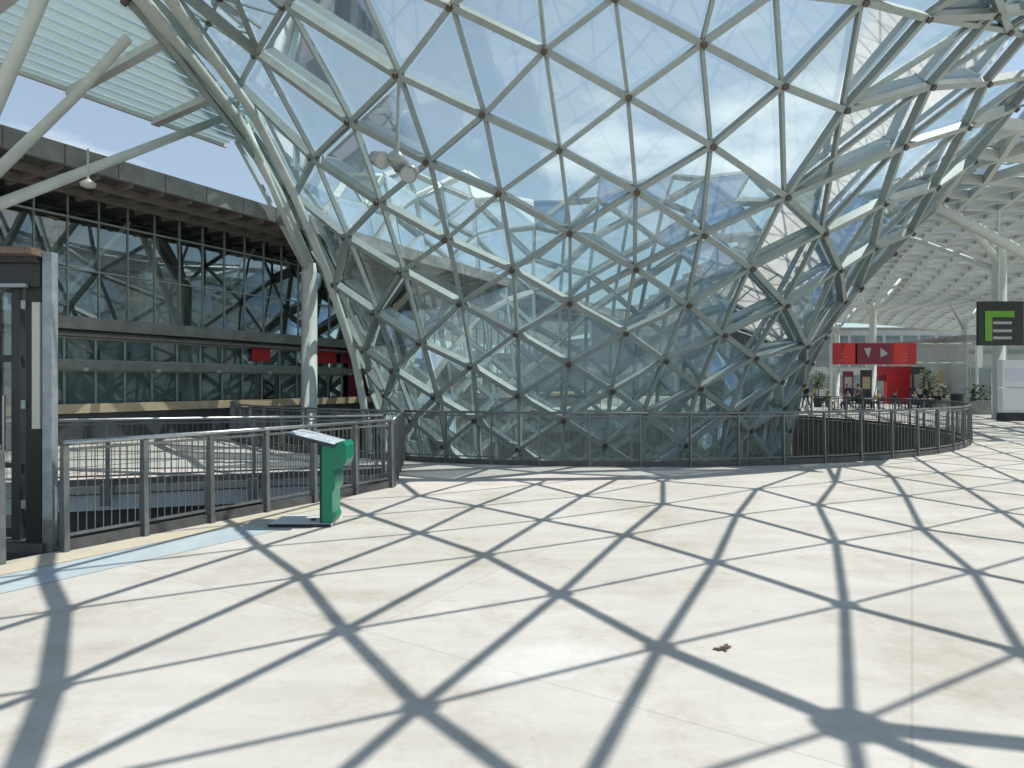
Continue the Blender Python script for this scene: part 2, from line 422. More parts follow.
# ------------------------------------------------------------------ the roof that the funnel flows into, over the plaza
# shadow nodes on the floor; the unseen roof lattice is shaped to cast them
SH = {(-3,0):(367,515),(-2,0):(420,533),(-1,0):(485,555),(0,0):(560,594),(1,0):(660,647),(2,0):(850,725),
(0,1):(625,535),(1,1):(715,562),(2,1):(845,605),(-1,1):(543,520),(-2,1):(477,506),(-3,1):(419,496),(3,1):(1022,652),
(0,2):(663,504),(1,2):(737,515),(2,2):(836,542),(3,2):(974,572),(-1,2):(583,496),
(0,3):(663,481),(1,3):(757,489),(2,3):(818,505),(3,3):(922,529),(1,4):(827,465),
(0,-1):(420,707),(-1,-1):(345,630),(-2,-1):(302,577),(-3,-1):(260,547),(-4,-1):(235,525),(1,-1):(570,815),
(-2,-2):(52,688),(-3,-2):(62,610),(-4,-2):(45,573),(-1,-2):(12,795)}
def floorpt(px, py):
    Y = H*F/(py-384.); return (px-512)/F*Y, Y
pts = {q: floorpt(*p) for q, p in SH.items()}
# least squares, quadratic in (a,b)
def lsq(vals):
    basis = lambda a, b: [1, a, b]
    n = 3; A = [[0.]*n for _ in range(n)]; B = [0.]*n
    for (a, b), y in vals:
        f = basis(a, b)
        for r in range(n):
            B[r] += f[r]*y
            for c in range(n): A[r][c] += f[r]*f[c]
    for r in range(n):
        p = A[r][r]
        for c in range(r, n): A[r][c] /= p
        B[r] /= p
        for q in range(n):
            if q != r:
                g = A[q][r]
                for c in range(r, n): A[q][c] -= g*A[r][c]
                B[q] -= g*B[r]
    return lambda a, b: sum(x*y for x, y in zip(B, basis(a, b)))
core = [(q, p) for q, p in pts.items() if p[1] < 11]
fx = lsq([(q, p[0]) for q, p in core]); fy = lsq([(q, p[1]) for q, p in core])
def shadow_plan(a, b):
    if (a, b) in pts: return pts[(a, b)]
    x, y = fx(a, b), fy(a, b); sw = 0; dx = dy = 0
    for (c, d), p in pts.items():
        g = math.exp(-((a-c)**2+(b-d)**2)/2.2); sw += g; dx += g*(p[0]-fx(c, d)); dy += g*(p[1]-fy(c, d))
    return x+dx/(sw+.25), y+dy/(sw+.25)
R0 = 13.9
def roofz(x, y): return 10.75+.06*max(0, min(14, math.hypot(x-CX-.7, y-CY)-R0))
def rpoint(a, b):
    x, y = shadow_plan(a, b); z = 11.
    for _ in range(4): z = roofz(x+SX*z, y+SY*z)
    return V((x+SX*z, y+SY*z, z))
def inside(p):
    if math.hypot(p.x-CX-.7, p.y-CY) < R0: return False
    if p.x < -8.1 or p.x > 40 or p.y < -6 or p.y > 27: return False
    return True
rn = {}
for a in range(-26, 27):
    for b in range(-16, 24):
        p = rpoint(a, b)
        if -12 < p.x < 44 and -10 < p.y < 31: rn[(a, b)] = p
rb = MB(); rp = MB(); rj = MB()
def clip(a, b):
    ia, ib = inside(a), inside(b)
    if ia and ib: return a, b
    if not ia and not ib: return None
    if not ia: a, b = b, a
    lo, hi = 0., 1.
    for _ in range(14):
        mid = (lo+hi)/2
        if inside(a.lerp(b, mid)): lo = mid
        else: hi = mid
    return a, a.lerp(b, lo)
for (a, b), p in rn.items():
    for q, wd, dp in (((a+1, b), .105 if (b == 0 and a > 0) else .07 if b != -2 else .12, .07), ((a, b+1), .055, .065), ((a+1, b+1), .038, .04)):
        if q in rn:
            s = clip(p, rn[q])
            if s: rb.beam(s[0], s[1], wd, dp, (0, 0, 1), {.04: 0, .065: .006, .07: .012}[dp])
    if inside(p): rj.tube([p-V((0, 0, .06)), p+V((0, 0, .06))], .085 if (a, b) != (2, 0) else .17, 10)
    for t in (((a, b), (a+1, b), (a+1, b+1)), ((a, b), (a+1, b+1), (a, b+1))):
        if all(q in rn for q in t):
            tri = [rn[q] for q in t]
            if all(inside(q) for q in tri):
                rp.quad(*[q+V((0, 0, .16)) for q in tri])
_x, _y = floorpt(1100, 752); _a = rn[(2, 0)]; rb.beam(_a, V((_x+SX*11, _y+SY*11, 11)), .13, .09, (0, 0, 1), .02)  # extra beam out of view, added for its broad shadow bar on the floor
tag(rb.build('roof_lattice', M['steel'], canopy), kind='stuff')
rj.build('roof_joint', M['joint'], canopy)['kind'] = 'stuff'
tag(rp.build('roof_glazing', M['glassr'], canopy), kind='stuff')
edge = MB()
N = 60; ring = []
for q in range(N):
    th = R(-22+ (22+100)*q/(N-1)); x = CX+.7+R0*math.sin(th); y = CY-R0*math.cos(th); ring.append(V((x, y, 10.78)))
for a, b in zip(ring, ring[1:]): edge.beam(a, b, .07, .1, (0, 0, 1))
# short ties from the funnel's top row to the ring of the roof
for m in range(-2, 12, 2):
    q = nd(m, -2)
    if not q: continue
    p = min(ring, key=lambda r: (r-q[0]).length)
    edge.beam(q[0], p, .08, .1, (0, 0, 1), .01)
edge.build('roof_ring_beam', M['steel'], canopy)

# louvred edge strip on the left, with its rim tubes
E0 = V((-13, 16.9, 10.0)); ED = V((2.9, 4.9, 0)).normalized(); EN = V((ED.y, -ED.x, 0))
def at_x(o, x):                      # along a slat line until the rim beam
    return o+ED*((x-o.x)/ED.x)
for s in range(14):
    o = E0+EN*(.12+.46*s)+V((0, 0, .05*s*.46))
    if s == 0: a, b = o-ED*11, o+ED*6.0
    else: a, b = o-ED*14, at_x(o, -8.35 if s > 1 else -8.6)
    if (b-a).dot(ED) < .5: continue
    if (b-o).dot(ED) > 6.0: b = o+ED*6.0
    mb = MB(); up = (V((0, 0, 1))+EN*.12).normalized()
    mb.beam(a, b, .452, .05, up)
    mb.build('louvre_slat', M['panel'], canopy)
for d in (-9.5, -5.5, -1.6, 1.2, 3.6):
    a = E0+ED*d+V((0, 0, -.14)); b = a+EN*6.0+V((0, 0, .3))
    if b.x > -8.4: b = a.lerp(b, (-8.4-a.x)/(b.x-a.x))
    mb = MB(); mb.beam(a, b, .24, .2, (0, 0, 1)); mb.build('louvre_carrier', M['steelw'], canopy)
mb = MB(); mb.beam(E0-ED*12, E0+ED*6.1, .10, .26, (0, 0, 1)); mb.build('canopy_edge_beam', M['steelw'], canopy)
pr = [V((-8.0, 2, 10.75)), V((-8.0, 9, 10.6)), V((-8.15, 13.8, 10.2)), V((-8.3, 17, 10.0)), V((-8.35, 19.4, 9.75)), V((-7.7, 21.0, 8.0)), V((-7.05, 22.2, 5.9))]
mb = MB(); mb.tube(pr, .17, 10); mb.build('rim_tube', M['steelw'], canopy, True)
pr2 = [p+V((.55, -.1, .12)) for p in pr[:5]]+[V((-7.1, 20.6, 8.0)), V((-6.3, 21.6, 5.6)), V((-5.55, 22.6, 2.6)), V((-5.2, 23.2, 0)), V((-5.1, 23.4, -3))]
mb = MB(); mb.tube(pr2, .14, 10); mb.build('rim_tube', M['steelw'], canopy, True)

# ------------------------------------------------------------------ columns
def column(name, label, base, topz, r, branches, group='steel columns'):
    t = thing(name, label, 'column', base, group)
    b = V(base)
    mb = MB(); mb.lathe(b, [(r*1.35, 0), (r*1.35, .05), (r, .06), (r, topz-.35), (r*.8, topz-b.z)], 20); mb.build('shaft', M['steelw'], t, True)
    for pts_, rr in branches:
        mb = MB(); mb.tube(pts_, rr, 12, 0, True, rr*.85); mb.build('branch', M['steelw'], t, True)
    return t
column('steel_column', 'round pale grey column meeting the left edge of the glass funnel in front of the pavilion', (-7.05, 22.25, 0), 5.9, .27,
       [([V((-7.05, 22.2, 5.5)), V((-8.2, 19.7, 9.7))], .12), ([V((-7.05, 22.2, 5.5)), V((-9.3, 21.6, 9.9))], .10)])
T = at(-52, 214, 13)
column('branching_column', 'pale column with three slanting branches holding the louvred canopy at upper left', (T.x, T.y, 0), T.z, .25,
       [([T-V((0, 0, .2)), at(221, 119, 19.9)], .13), ([T-V((0, 0, .1)), at(75, 96, 15.7), at(128, 38, 15.2)], .125), ([T, at(40, 0, 13.2), at(62, -60, 13.0)], .15)])
cr0 = V((23.6, 31, 0))
column('steel_column', 'tall pale column behind the black letter sign on the right', tuple(cr0), 8.4, .3,
       [([cr0+V((0, 0, 7.6)), V((19.4, 28.5, 9.9))], .16), ([cr0+V((0, 0, 7.9)), V((27, 30, 10.2))], .14), ([cr0+V((0, 0, 7.2)), V((21.5, 35, 9.8))], .14)])
for q, (x, y, lab) in enumerate(((26.5, 47, 'slim pale column under the far roof, left of the black letter sign'), (31.5, 62, 'distant thin column under the far roof behind the red banner'),
                (41, 58, 'distant thin column under the far roof by the right edge of the view'))):
    column('steel_column', lab, (x, y, 0), 7.6, .24, [([V((x, y, 6.6)), V((x-3.2, y-2, 9.7))], .12), ([V((x, y, 6.9)), V((x+3.2, y+2, 9.7))], .12)])

# ------------------------------------------------------------------ far roof over the spine
far = thing('spine_roof', 'long distant roof of white steel lattice and glass stretching away on the right', 'roof', (26, 50, 9))
fb = MB(); fp = MB(); fn = {}
def fz(x, y): return 9.6+.8*math.sin(x*.16+1)*math.sin(y*.10)+(.9 if y < 24 else 0)*((24-y)/8)
for a in range(0, 30):
    for b in range(0, 36):
        x = 12.5+a*1.7+(.85 if b % 2 else 0); y = 20+b*1.9
        if math.hypot(x-CX-.7, y-CY) < 12.3: continue
        fn[(a, b)] = V((x, y, fz(x, y)))
for (a, b), p in fn.items():
    o = 1 if b % 2 else 0
    q1, q2, q3 = (a+1, b), (a+o, b+1), (a+o-1, b+1)
    for q in (q1, q2, q3):
        if q in fn: fb.beam(p, fn[q], .17, .34, (0, 0, 1), .0 if q == q1 else .004 if q == q2 else .008)
    if q1 in fn and q2 in fn: fp.quad(*[t+V((0, 0, .18)) for t in (p, fn[q1], fn[q2])])
    if q2 in fn and q3 in fn: fp.quad(*[t+V((0, 0, .18)) for t in (p, fn[q2], fn[q3])])
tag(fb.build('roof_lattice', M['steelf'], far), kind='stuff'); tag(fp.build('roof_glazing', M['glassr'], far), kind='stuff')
mb = MB(); mb.tube([at(934, 206, 22.5), at(1030, 256, 25), at(1100, 300, 26)], .2, 10); mb.build('edge_brace', M['steelw'], far, True)
mb = MB(); mb.tube([at(1062, 40, 17), at(1004, 108, 18.5), at(934, 206, 22.5)], .17, 10); mb.build('edge_brace', M['steelw'], far, True)

# ------------------------------------------------------------------ ground
def deck():
    bm = bmesh.new()
    def loop(ps):
        vs = [bm.verts.new((x, y, 0)) for x, y in ps]
        return [bm.edges.new((vs[k], vs[(k+1) % len(vs)])) for k in range(len(vs))]
    es = loop([(-900, -300), (900, -300), (900, 1500), (-900, 1500)])
    es += loop([(CX+RING*math.sin(2*math.pi*k/96), CY-RING*math.cos(2*math.pi*k/96)) for k in range(96)])
    es += loop([NA, NB, FB, FA])
    bmesh.ops.triangle_fill(bm, use_beauty=True, use_dissolve=False, edges=es)
    bmesh.ops.recalc_face_normals(bm, faces=bm.faces)
    for f in bm.faces:
        if f.normal.z < 0: f.normal_flip()
    me = bpy.data.meshes.new('plaza_ground'); bm.to_mesh(me); bm.free()
    return me
NB = (-2.05, 10.56); ND = V((2.55, 4.01, 0)).normalized(); NA = (NB[0]-ND.x*13, NB[1]-ND.y*13)
FB = (-2.33, 12.1); FA = (-15.5, 8.05)
fm = bpy.data.materials.new('pale_concrete_paving'); fm.use_nodes = True
nt = fm.node_tree; b = nt.nodes['Principled BSDF']; b.inputs['Roughness'].default_value = .7; b.inputs['Specular IOR Level'].default_value = .3
tc = nt.nodes.new('ShaderNodeTexCoord')
def noise(sc_, det=6, rough=.6, stretch=None):
    n = nt.nodes.new('ShaderNodeTexNoise'); n.inputs['Scale'].default_value = sc_; n.inputs['Detail'].default_value = det; n.inputs['Roughness'].default_value = rough
    if stretch:
        mp = nt.nodes.new('ShaderNodeMapping'); mp.inputs['Scale'].default_value = stretch; mp.inputs['Rotation'].default_value = (0, 0, R(12))
        nt.links.new(tc.outputs['Object'], mp.inputs['Vector']); nt.links.new(mp.outputs['Vector'], n.inputs['Vector'])
    else: nt.links.new(tc.outputs['Object'], n.inputs['Vector'])
    return n
n1 = noise(.35); n2 = noise(1.1, 8, .7, (.5, 2.2, 1)); n3 = noise(22, 4, .7)
def ramp(n, c0, c1, p0=.35, p1=.65):
    r = nt.nodes.new('ShaderNodeValToRGB'); r.color_ramp.elements[0].position = p0; r.color_ramp.elements[1].position = p1
    r.color_ramp.elements[0].color = (*c0, 1); r.color_ramp.elements[1].color = (*c1, 1); nt.links.new(n.outputs['Fac'], r.inputs['Fac']); return r
def mul(a, b_, f=1.):
    x = nt.nodes.new('ShaderNodeMix'); x.data_type = 'RGBA'; x.blend_type = 'MULTIPLY'; x.inputs['Factor'].default_value = f
    nt.links.new(a, x.inputs['A']); nt.links.new(b_, x.inputs['B']); return x.outputs['Result']
c = ramp(n1, (.56, .52, .475), (.645, .605, .565)).outputs['Color']
c = mul(c, ramp(n2, (.86, .85, .83), (1, 1, 1), .3, .6).outputs['Color'])
c = mul(c, ramp(n3, (.93, .93, .92), (1, 1, 1), .3, .7).outputs['Color'])
br = nt.nodes.new('ShaderNodeTexBrick'); br.offset = 0; br.inputs['Scale'].default_value = 1; br.inputs['Mortar Size'].default_value = .009
br.inputs['Brick Width'].default_value = 3.2; br.inputs['Row Height'].default_value = 3.2
br.inputs['Color1'].default_value = (1, 1, 1, 1); br.inputs['Color2'].default_value = (.96, .955, .945, 1); br.inputs['Mortar'].default_value = (.86, .85, .83, 1)
mpb = nt.nodes.new('ShaderNodeMapping'); mpb.inputs['Rotation'].default_value = (0, 0, R(32)); nt.links.new(tc.outputs['Object'], mpb.inputs['Vector']); nt.links.new(mpb.outputs['Vector'], br.inputs['Vector'])
c = mul(c, br.outputs['Color'])
# light thrown by the glass, painted as a pale ragged spot in the paving
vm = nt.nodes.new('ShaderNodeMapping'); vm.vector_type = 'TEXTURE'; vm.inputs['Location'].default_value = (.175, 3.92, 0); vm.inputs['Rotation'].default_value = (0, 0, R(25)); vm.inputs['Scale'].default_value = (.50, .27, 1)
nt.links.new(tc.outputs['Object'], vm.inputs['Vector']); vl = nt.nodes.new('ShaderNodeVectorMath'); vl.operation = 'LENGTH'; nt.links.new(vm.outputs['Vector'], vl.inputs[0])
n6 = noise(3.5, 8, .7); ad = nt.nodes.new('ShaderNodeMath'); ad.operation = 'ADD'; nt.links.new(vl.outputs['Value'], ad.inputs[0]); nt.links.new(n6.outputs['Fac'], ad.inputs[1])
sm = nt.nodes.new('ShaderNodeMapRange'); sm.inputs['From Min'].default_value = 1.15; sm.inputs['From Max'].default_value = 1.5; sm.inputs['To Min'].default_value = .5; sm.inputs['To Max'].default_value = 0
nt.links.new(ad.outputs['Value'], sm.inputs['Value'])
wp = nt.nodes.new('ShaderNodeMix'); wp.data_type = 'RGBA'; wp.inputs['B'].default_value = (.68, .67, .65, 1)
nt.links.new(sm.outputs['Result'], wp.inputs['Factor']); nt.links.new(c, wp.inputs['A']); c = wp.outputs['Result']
n4 = noise(.9, 9, .75); c = mul(c, ramp(n4, (.80, .77, .71), (1, 1, 1), .36, .5).outputs['Color'], .8)
n5 = noise(5.5, 8, .8); c = mul(c, ramp(n5, (.72, .70, .66), (1, 1, 1), .28, .36).outputs['Color'], .8)
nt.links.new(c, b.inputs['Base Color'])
bp = nt.nodes.new('ShaderNodeBump'); bp.inputs['Strength'].default_value = .25; bp.inputs['Distance'].default_value = .004
nt.links.new(n3.outputs['Fac'], bp.inputs['Height']); nt.links.new(bp.outputs['Normal'], b.inputs['Normal'])
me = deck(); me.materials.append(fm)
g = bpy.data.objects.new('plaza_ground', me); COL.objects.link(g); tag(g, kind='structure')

# coloured floor bands along the left railing
def strip(name, off0, off1, t0, t1, m, z=.004):
    n = V((ND.y, -ND.x, 0)); o = V((NB[0], NB[1], z))
    mb = MB(); mb.quad(o+n*off0+ND*t0, o+n*off1+ND*t0, o+n*off1+ND*t1, o+n*off0+ND*t1)
    return tag(mb.build(name, m), kind='structure')
strip('paving_or_shade_band', .16, .52, -12, -1.6, mat('cream_paving', (.54, .48, .37), .7, 0, .08, 5.))
strip('paving_or_shade_band', .54, 1.12, -12, -3.0, mat('blue_glass_shade', (.45, .515, .54), .5, 0, .08, 3.))  # bluish shade of the tinted glass, painted as a flat band

# the pit: lower level and its walls
mb = MB(); mb.quad((-40, -12, -5), (40, -12, -5), (40, 60, -5), (-40, 60, -5)); tag(mb.build('lower_ground', M['water']), kind='structure')
mb = MB()
for k in range(96):
    a0, a1 = 2*math.pi*k/96, 2*math.pi*(k+1)/96
    p0 = V((CX+(RING+.02)*math.sin(a0), CY-(RING+.02)*math.cos(a0), -.005)); p1 = V((CX+(RING+.02)*math.sin(a1), CY-(RING+.02)*math.cos(a1), -.005))
    mb.quad(p0, p1, p1-V((0, 0, 5)), p0-V((0, 0, 5)))
tag(mb.build('pit_wall', M['brown']), 'curved dark brown wall lining the round pit under the glass funnel', 'wall')
lw = thing('channel_wall', 'grey concrete edge and dark walls of the open channel behind the left railing', 'wall', (FA[0], FA[1], 0))
mb = MB(); fd = (V((*FB, 0))-V((*FA, 0))).normalized(); fnm = V((-fd.y, fd.x, 0))
a, b_ = V((*FA, 0)), V((*FB, 0))
mb.beam(a+fnm*.05+V((0, 0, -.068)), b_+fnm*.05+V((0, 0, -.068)), .14, .13); mb.build('edge_kerb', M['edge'], lw)
mb = MB(); mb.beam(a+fnm*.09+V((0, 0, -.29)), b_+fnm*.09+V((0, 0, -.29)), .1, .26); mb.build('edge_band', M['edgelight'], lw)
mb = MB(); mb.beam(a+fnm*.3+V((0, 0, -2.7)), b_+fnm*.3+V((0, 0, -2.7)), .1, 4.5)
na, nb = V((*NA, 0)), V((*NB, 0)); nn = V((ND.y, -ND.x, 0))
mb.beam(na+nn*.12+V((0, 0, -2.6)), nb+nn*.12+V((0, 0, -2.6)), .1, 4.8)
mb.build('lower_wall', M['darkwall'], lw)

# ------------------------------------------------------------------ railings
def railing(name, label, path, spacing, bars, post=(.10, .03), group='railings round the openings', hr=.028, kerbm='kerb', foot=False, hrm='railtop', closed=False):
    t = thing(name, label, 'railing', tuple(path[0]), group)
    hm = MB(); hm.tube([p+V((0, 0, 1.1)) for p in path], hr, 10); hm.build('handrail', M[hrm], t, True)
    km = MB(); bm_ = MB(); rm = MB(); rm2 = MB()
    # resample
    L = [0]
    for a, b in zip(path, path[1:]): L.append(L[-1]+(b-a).length)
    def pos(s):
        s = max(0, min(L[-1], s)); k = 0
        while k < len(L)-2 and s > L[k+1]: k += 1
        return path[k].lerp(path[k+1], (s-L[k])/max(1e-6, L[k+1]-L[k])), (path[k+1]-path[k]).normalized()
    for a, b in zip(path, path[1:]):
        km.beam(a+V((0, 0, .055)), b+V((0, 0, .055)), .05, .11)
        rm.beam(a+V((0, 0, .16)), b+V((0, 0, .16)), .02, .03); rm2.beam(a+V((0, 0, 1.03)), b+V((0, 0, 1.03)), .02, .03)
    km.build('toe_kerb', M[kerbm], t); rm.build('infill_rail', M['rail'], t); rm2.build('infill_rail', M['rail'], t)
    n = max(1, round(L[-1]/spacing))
    for k in range(n+1 if not closed else n):
        p, d = pos(L[-1]*k/n); s = V((d.y, -d.x, 0))
        pm = MB()
        pm.hexa([p-d*post[1]/2-s*post[0]*.6, p+d*post[1]/2-s*post[0]*.6, p+d*post[1]/2+s*post[0]*.6, p-d*post[1]/2+s*post[0]*.6] +
                [q+V((0, 0, 1.075)) for q in (p-d*post[1]/2-s*post[0]*.35, p+d*post[1]/2-s*post[0]*.35, p+d*post[1]/2+s*post[0]*.35, p-d*post[1]/2+s*post[0]*.35)])
        if foot: pm.box(p+V((0, 0, -.15))-s*-.10, (.16, .05, .36), math.atan2(d.y, d.x))
        pm.build('post', M['rail'], t)
    nb_ = int(L[-1]/bars)
    for k in range(nb_):
        p, d = pos((k+.5)*bars); bm_.beam(p+V((0, 0, .15)), p+V((0, 0, 1.04)), .008, .008, d)
    bm_.build('bar_infill', M['rail'], t)
    return t
nR = [nb-ND*4.76-nn*.0+V((0, 0, 0)), nb]
railing('metal_railing', 'dark grey railing with steel handrail between the gate and the green info stand', [nb-ND*4.76+nn*.06, nb+nn*.06], .793, .082, (.11, .05))
railing('metal_railing', 'railing left of the gate post at the left edge', [nb-ND*9.5+nn*.06, nb-ND*5.3+nn*.06], .793, .082, (.11, .05))
ringp = lambda th, r=RING+.12: V((CX+r*math.sin(th), CY-r*math.cos(th), 0))
th0 = R(-23.2)
railing('metal_railing', 'short return of railing from the end of the left railing back to the round pit', [nb+nn*.06+V((.02, .1, 0)), ringp(th0)-V((0, .1, 0))], .8, .082, (.09, .05))
circ = [ringp(th0+2*math.pi*k/120) for k in range(121)]
railing('round_railing', 'curved dark railing circling the pit at the foot of the glass funnel', circ, 1.035, .13, (.08, .035), hrm='rail')
railing('metal_railing', 'thin railing on the far side of the channel in front of the pavilion', [a+fnm*.02, b_+fnm*.02-fd*.1], 2.45, .085, (.05, .06), foot=True)

# ------------------------------------------------------------------ pavilion on the left
U = V((.478, .878, 0)); NN = V((.878, -.478, 0)); A0 = V((-12.5, 19.4, 0))
def P(t, out=0., z=0.): return A0+U*t+NN*out+V((0, 0, z))
T0, T1 = -9.0, 40.0
pav = thing('exhibition_pavilion', 'long two storey pavilion with dark overhanging roof and teal glass front', 'building', tuple(P(10)))
def slab(mb, t0, t1, o0, o1, z0, z1):
    mb.hexa([P(t0, o0, z0), P(t1, o0, z0), P(t1, o1, z0), P(t0, o1, z0), P(t0, o0, z1), P(t1, o0, z1), P(t1, o1, z1), P(t0, o1, z1)])
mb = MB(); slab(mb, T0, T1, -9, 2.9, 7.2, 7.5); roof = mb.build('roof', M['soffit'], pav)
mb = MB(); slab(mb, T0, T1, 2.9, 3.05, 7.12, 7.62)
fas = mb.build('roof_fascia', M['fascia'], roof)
mb = MB()
t = T0
while t < T1:
    slab(mb, t, t+.02, 3.05, 3.06, 7.14, 7.60); t += 1.3
mb.build('fascia_seam', M['soffit'], roof)
t = T0+.4
while t < 26:
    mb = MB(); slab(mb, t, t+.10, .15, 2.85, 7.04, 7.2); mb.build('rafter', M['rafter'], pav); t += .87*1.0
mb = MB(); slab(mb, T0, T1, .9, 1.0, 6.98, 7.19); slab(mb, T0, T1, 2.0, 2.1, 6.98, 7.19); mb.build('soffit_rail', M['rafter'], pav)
mb = MB(); mb.quad(P(T0, 0, 3.65), P(T1, 0, 3.65), P(T1, 0, 7.19), P(T0, 0, 7.19)); mb.build('upper_glazing', M['facade'], pav)
t = -1.77-.87*8
while t < 30:
    mb = MB(); slab(mb, t-.015, t+.015, -.03, .05, 3.66, 7.19); mb.build('mullion', M['mull'], pav); t += .87
mb = MB(); slab(mb, T0, T1, -.04, .06, 5.05, 5.09); slab(mb, T0, T1, -.04, .06, 6.55, 6.6); mb.build('transom', M['mull'], pav)
mb = MB(); slab(mb, T0, T1, -8, .55, 3.28, 3.64); mb.build('floor_slab', M['fascia'], pav)
mb = MB(); slab(mb, T0, T1, -8.2, -7.6, 0, 7.19); slab(mb, T0, T0+.2, -7.6, -.1, 0, 7.19); mb.build('rear_wall', M['inside'], pav)
mb = MB()
for k in range(12):
    t = T0+2+k*3.5; slab(mb, t, t+.3, -3.3, -3.0, 0, 7.19)
mb.build('inner_column', M['insidew'], pav)
mb = MB()
for k in range(34):
    t = T0+random.random()*36; z = 3.66; o = -1.0-random.random()*4; slab(mb, t, t+.4+random.random()*1.2, o-.3, o, z, z+.7+random.random()*1.3)
tag(mb.build('display_panel', M['insidew'], pav), kind='stuff')
# white diagonal braces behind the glass
for k in range(7):
    t = T0+3+k*5.0
    mb = MB(); mb.tube([P(t, -1.2, 3.7), P(t+2.6, -1.2, 7.1)], .07, 8); mb.build('brace', M['insidew'], pav)
# lower storey
mb = MB(); slab(mb, T0, T1, -.35, -.25, 0, 3.28); mb.build('shop_back', M['inside'], pav)
mb = MB(); slab(mb, T0, T1, -.02, .45, 3.08, 3.16); mb.build('awning_ledge', M['rafter'], pav)
mb = MB(); slab(mb, T0, T1, -.02, .35, 2.12, 2.38); mb.build('mid_band', M['fascia'], pav)
k = 0; t = -1.0-.87*8
while t < 27:
    for z0, z1 in ((2.38, 3.08), (.95, 2.12)):
        fr = MB(); slab(fr, t-.03, t+.03, -.06, .04, z0, z1); slab(fr, t+.03, t+.84, -.05, .03, z1-.05, z1); slab(fr, t+.03, t+.84, -.05, .03, z0, z0+.05)
        wd = fr.build('window', M['mull'], pav)
        pm = MB(); pm.quad(P(t+.03, 0, z0+.05), P(t+.84, 0, z0+.05), P(t+.84, 0, z1-.05), P(t+.03, 0, z1-.05)); pm.build('pane', M['shopglass'], wd)
        if random.random() < .5:
            im = MB(); slab(im, t+.1+.2*random.random(), t+.5+.3*random.random(), -.22, -.12, z0+.05, z0+.05+(z1-z0)*(.35+.5*random.random()))
            im.build('blind', random.choice([M['insidew'], M['pale'], M['darkwall'], M['insidew']]), wd)
    k += 1; t += .87
for (pa, pb, y0, y1, m) in ((250, 268, 346, 361, 'red'), (316, 334, 347, 363, 'red'), (338, 346, 348, 363, 'maroon'), (346, 364, 352, 400, 'maroon'), (366, 380, 350, 400, 'maroon')):
    tt = [(12.5+19.4*((q-512)/F))/(.478-.878*(q-512)/F) for q in (pa, pb)]
    D = P(tt[0]).y; mb = MB(); slab(mb, tt[0], tt[1], .10, .14, H+(384-y1)/F*D, H+(384-y0)/F*D); mb.build('red_panel', M[m], pav)
mb = MB()
for k in range(14):
    p = P(-5+k*2.2, .4, 2.2); mb.lathe(p-V((0, 0, .12)), [(.06, 0), (.09, .05), (.07, .1)], 10)
mb.build('downlight', M['tube'], pav)
mb = MB(); slab(mb, T0, T1, .9, 1.05, .88, 1.14); mb.build('tan_ledge', M['tan'], pav)
mb = MB(); slab(mb, T0, T1, .0, .95, 0, .86); mb.build('base_wall', M['darkwall'], pav)
pl = at(88, 183, 14.9)
mb = MB(); mb.lathe(pl, [(.05, -.12), (.15, -.08), (.17, 0), (.05, .08), (.03, .12), (.02, .8)], 14); mb.build('soffit_lamp', M['tube'], pav, True)

# ------------------------------------------------------------------ gate at the left edge
gb = nb-ND*4.76
gt = thing('entrance_gate', 'dark portal with blue grey post and timber topped header at the left edge', 'gate', tuple(gb))
gx = ND.copy(); gy = nn.copy(); 
def G(t, o, z): return gb+gx*t+gy*o+V((0, 0, z))
def gbox(mb, t0, t1, o0, o1, z0, z1):
    mb.hexa([G(t0, o0, z0), G(t1, o0, z0), G(t1, o1, z0), G(t0, o1, z0), G(t0, o0, z1), G(t1, o0, z1), G(t1, o1, z1), G(t0, o1, z1)])
W = V((-1, 0, 0))
def gpx(px, Y=6.5): return (px-512)/F*Y
def pbox(name, m, x0, x1, y0, y1, Y, dY, par=gt, bev=.006):
    z0, z1 = H+(384-y1)/F*Y, H+(384-y0)/F*Y
    mb = MB(); mb.box(((gpx(x0, Y)+gpx(x1, Y))/2, Y+dY/2, (max(0, z0)+z1)/2), (gpx(x1, Y)-gpx(x0, Y), dY, z1-max(0, z0)))
    return mb.build(name, M[m], par, False, bev)
pbox('post', 'gatepost', 42, 52, 252, 552, 6.5, .09)
pbox('side_panel', 'black', 25.5, 41.5, 276, 552, 6.55, .06)
pbox('light_tube', 'tube', 31.5, 39.5, 302, 429, 6.5, .04)
pbox('inner_post', 'dark', 11, 20, 288, 547, 6.6, .1)
pbox('inner_post', 'dark', -14, -5, 288, 547, 6.6, .1)
pbox('header', 'dark', -160, 40, 262, 287, 6.52, .12)
pbox('header_rail', 'gatepost', -160, 25, 283, 287, 6.46, .05)
pbox('roof_cap', 'woodtop', -160, 27, 246, 253, 6.3, .25)
pbox('roof_edge', 'dark', -160, 36, 253, 262, 6.45, .15)
pbox('post', 'gatepost', -165, -148, 250, 552, 6.5, .18)
pbox('sill', 'kerb', -160, 42, 544, 556, 6.45, .3)
mb = MB(); mb.quad((gpx(-150), 6.66, .2), (gpx(11), 6.66, .2), (gpx(11), 6.66, 2.65), (gpx(-150), 6.66, 2.65)); mb.build('glass_leaf', M['shopglass'], gt)
for y0_ in (300, 400, 500):
    pbox('hinge', 'gatepost', 20.5, 25, y0_, y0_+9, 6.53, .06)
pbox('pull_handle', 'railtop', 2, 4, 395, 450, 6.55, .03)
pbox('kick_plate', 'rail', 42.5, 51.5, 520, 550, 6.49, .008)
pbox('cross_rail', 'dark', -160, 25, 463, 468, 6.62, .05); pbox('cross_rail', 'dark', -160, 25, 355, 362, 6.62, .05)

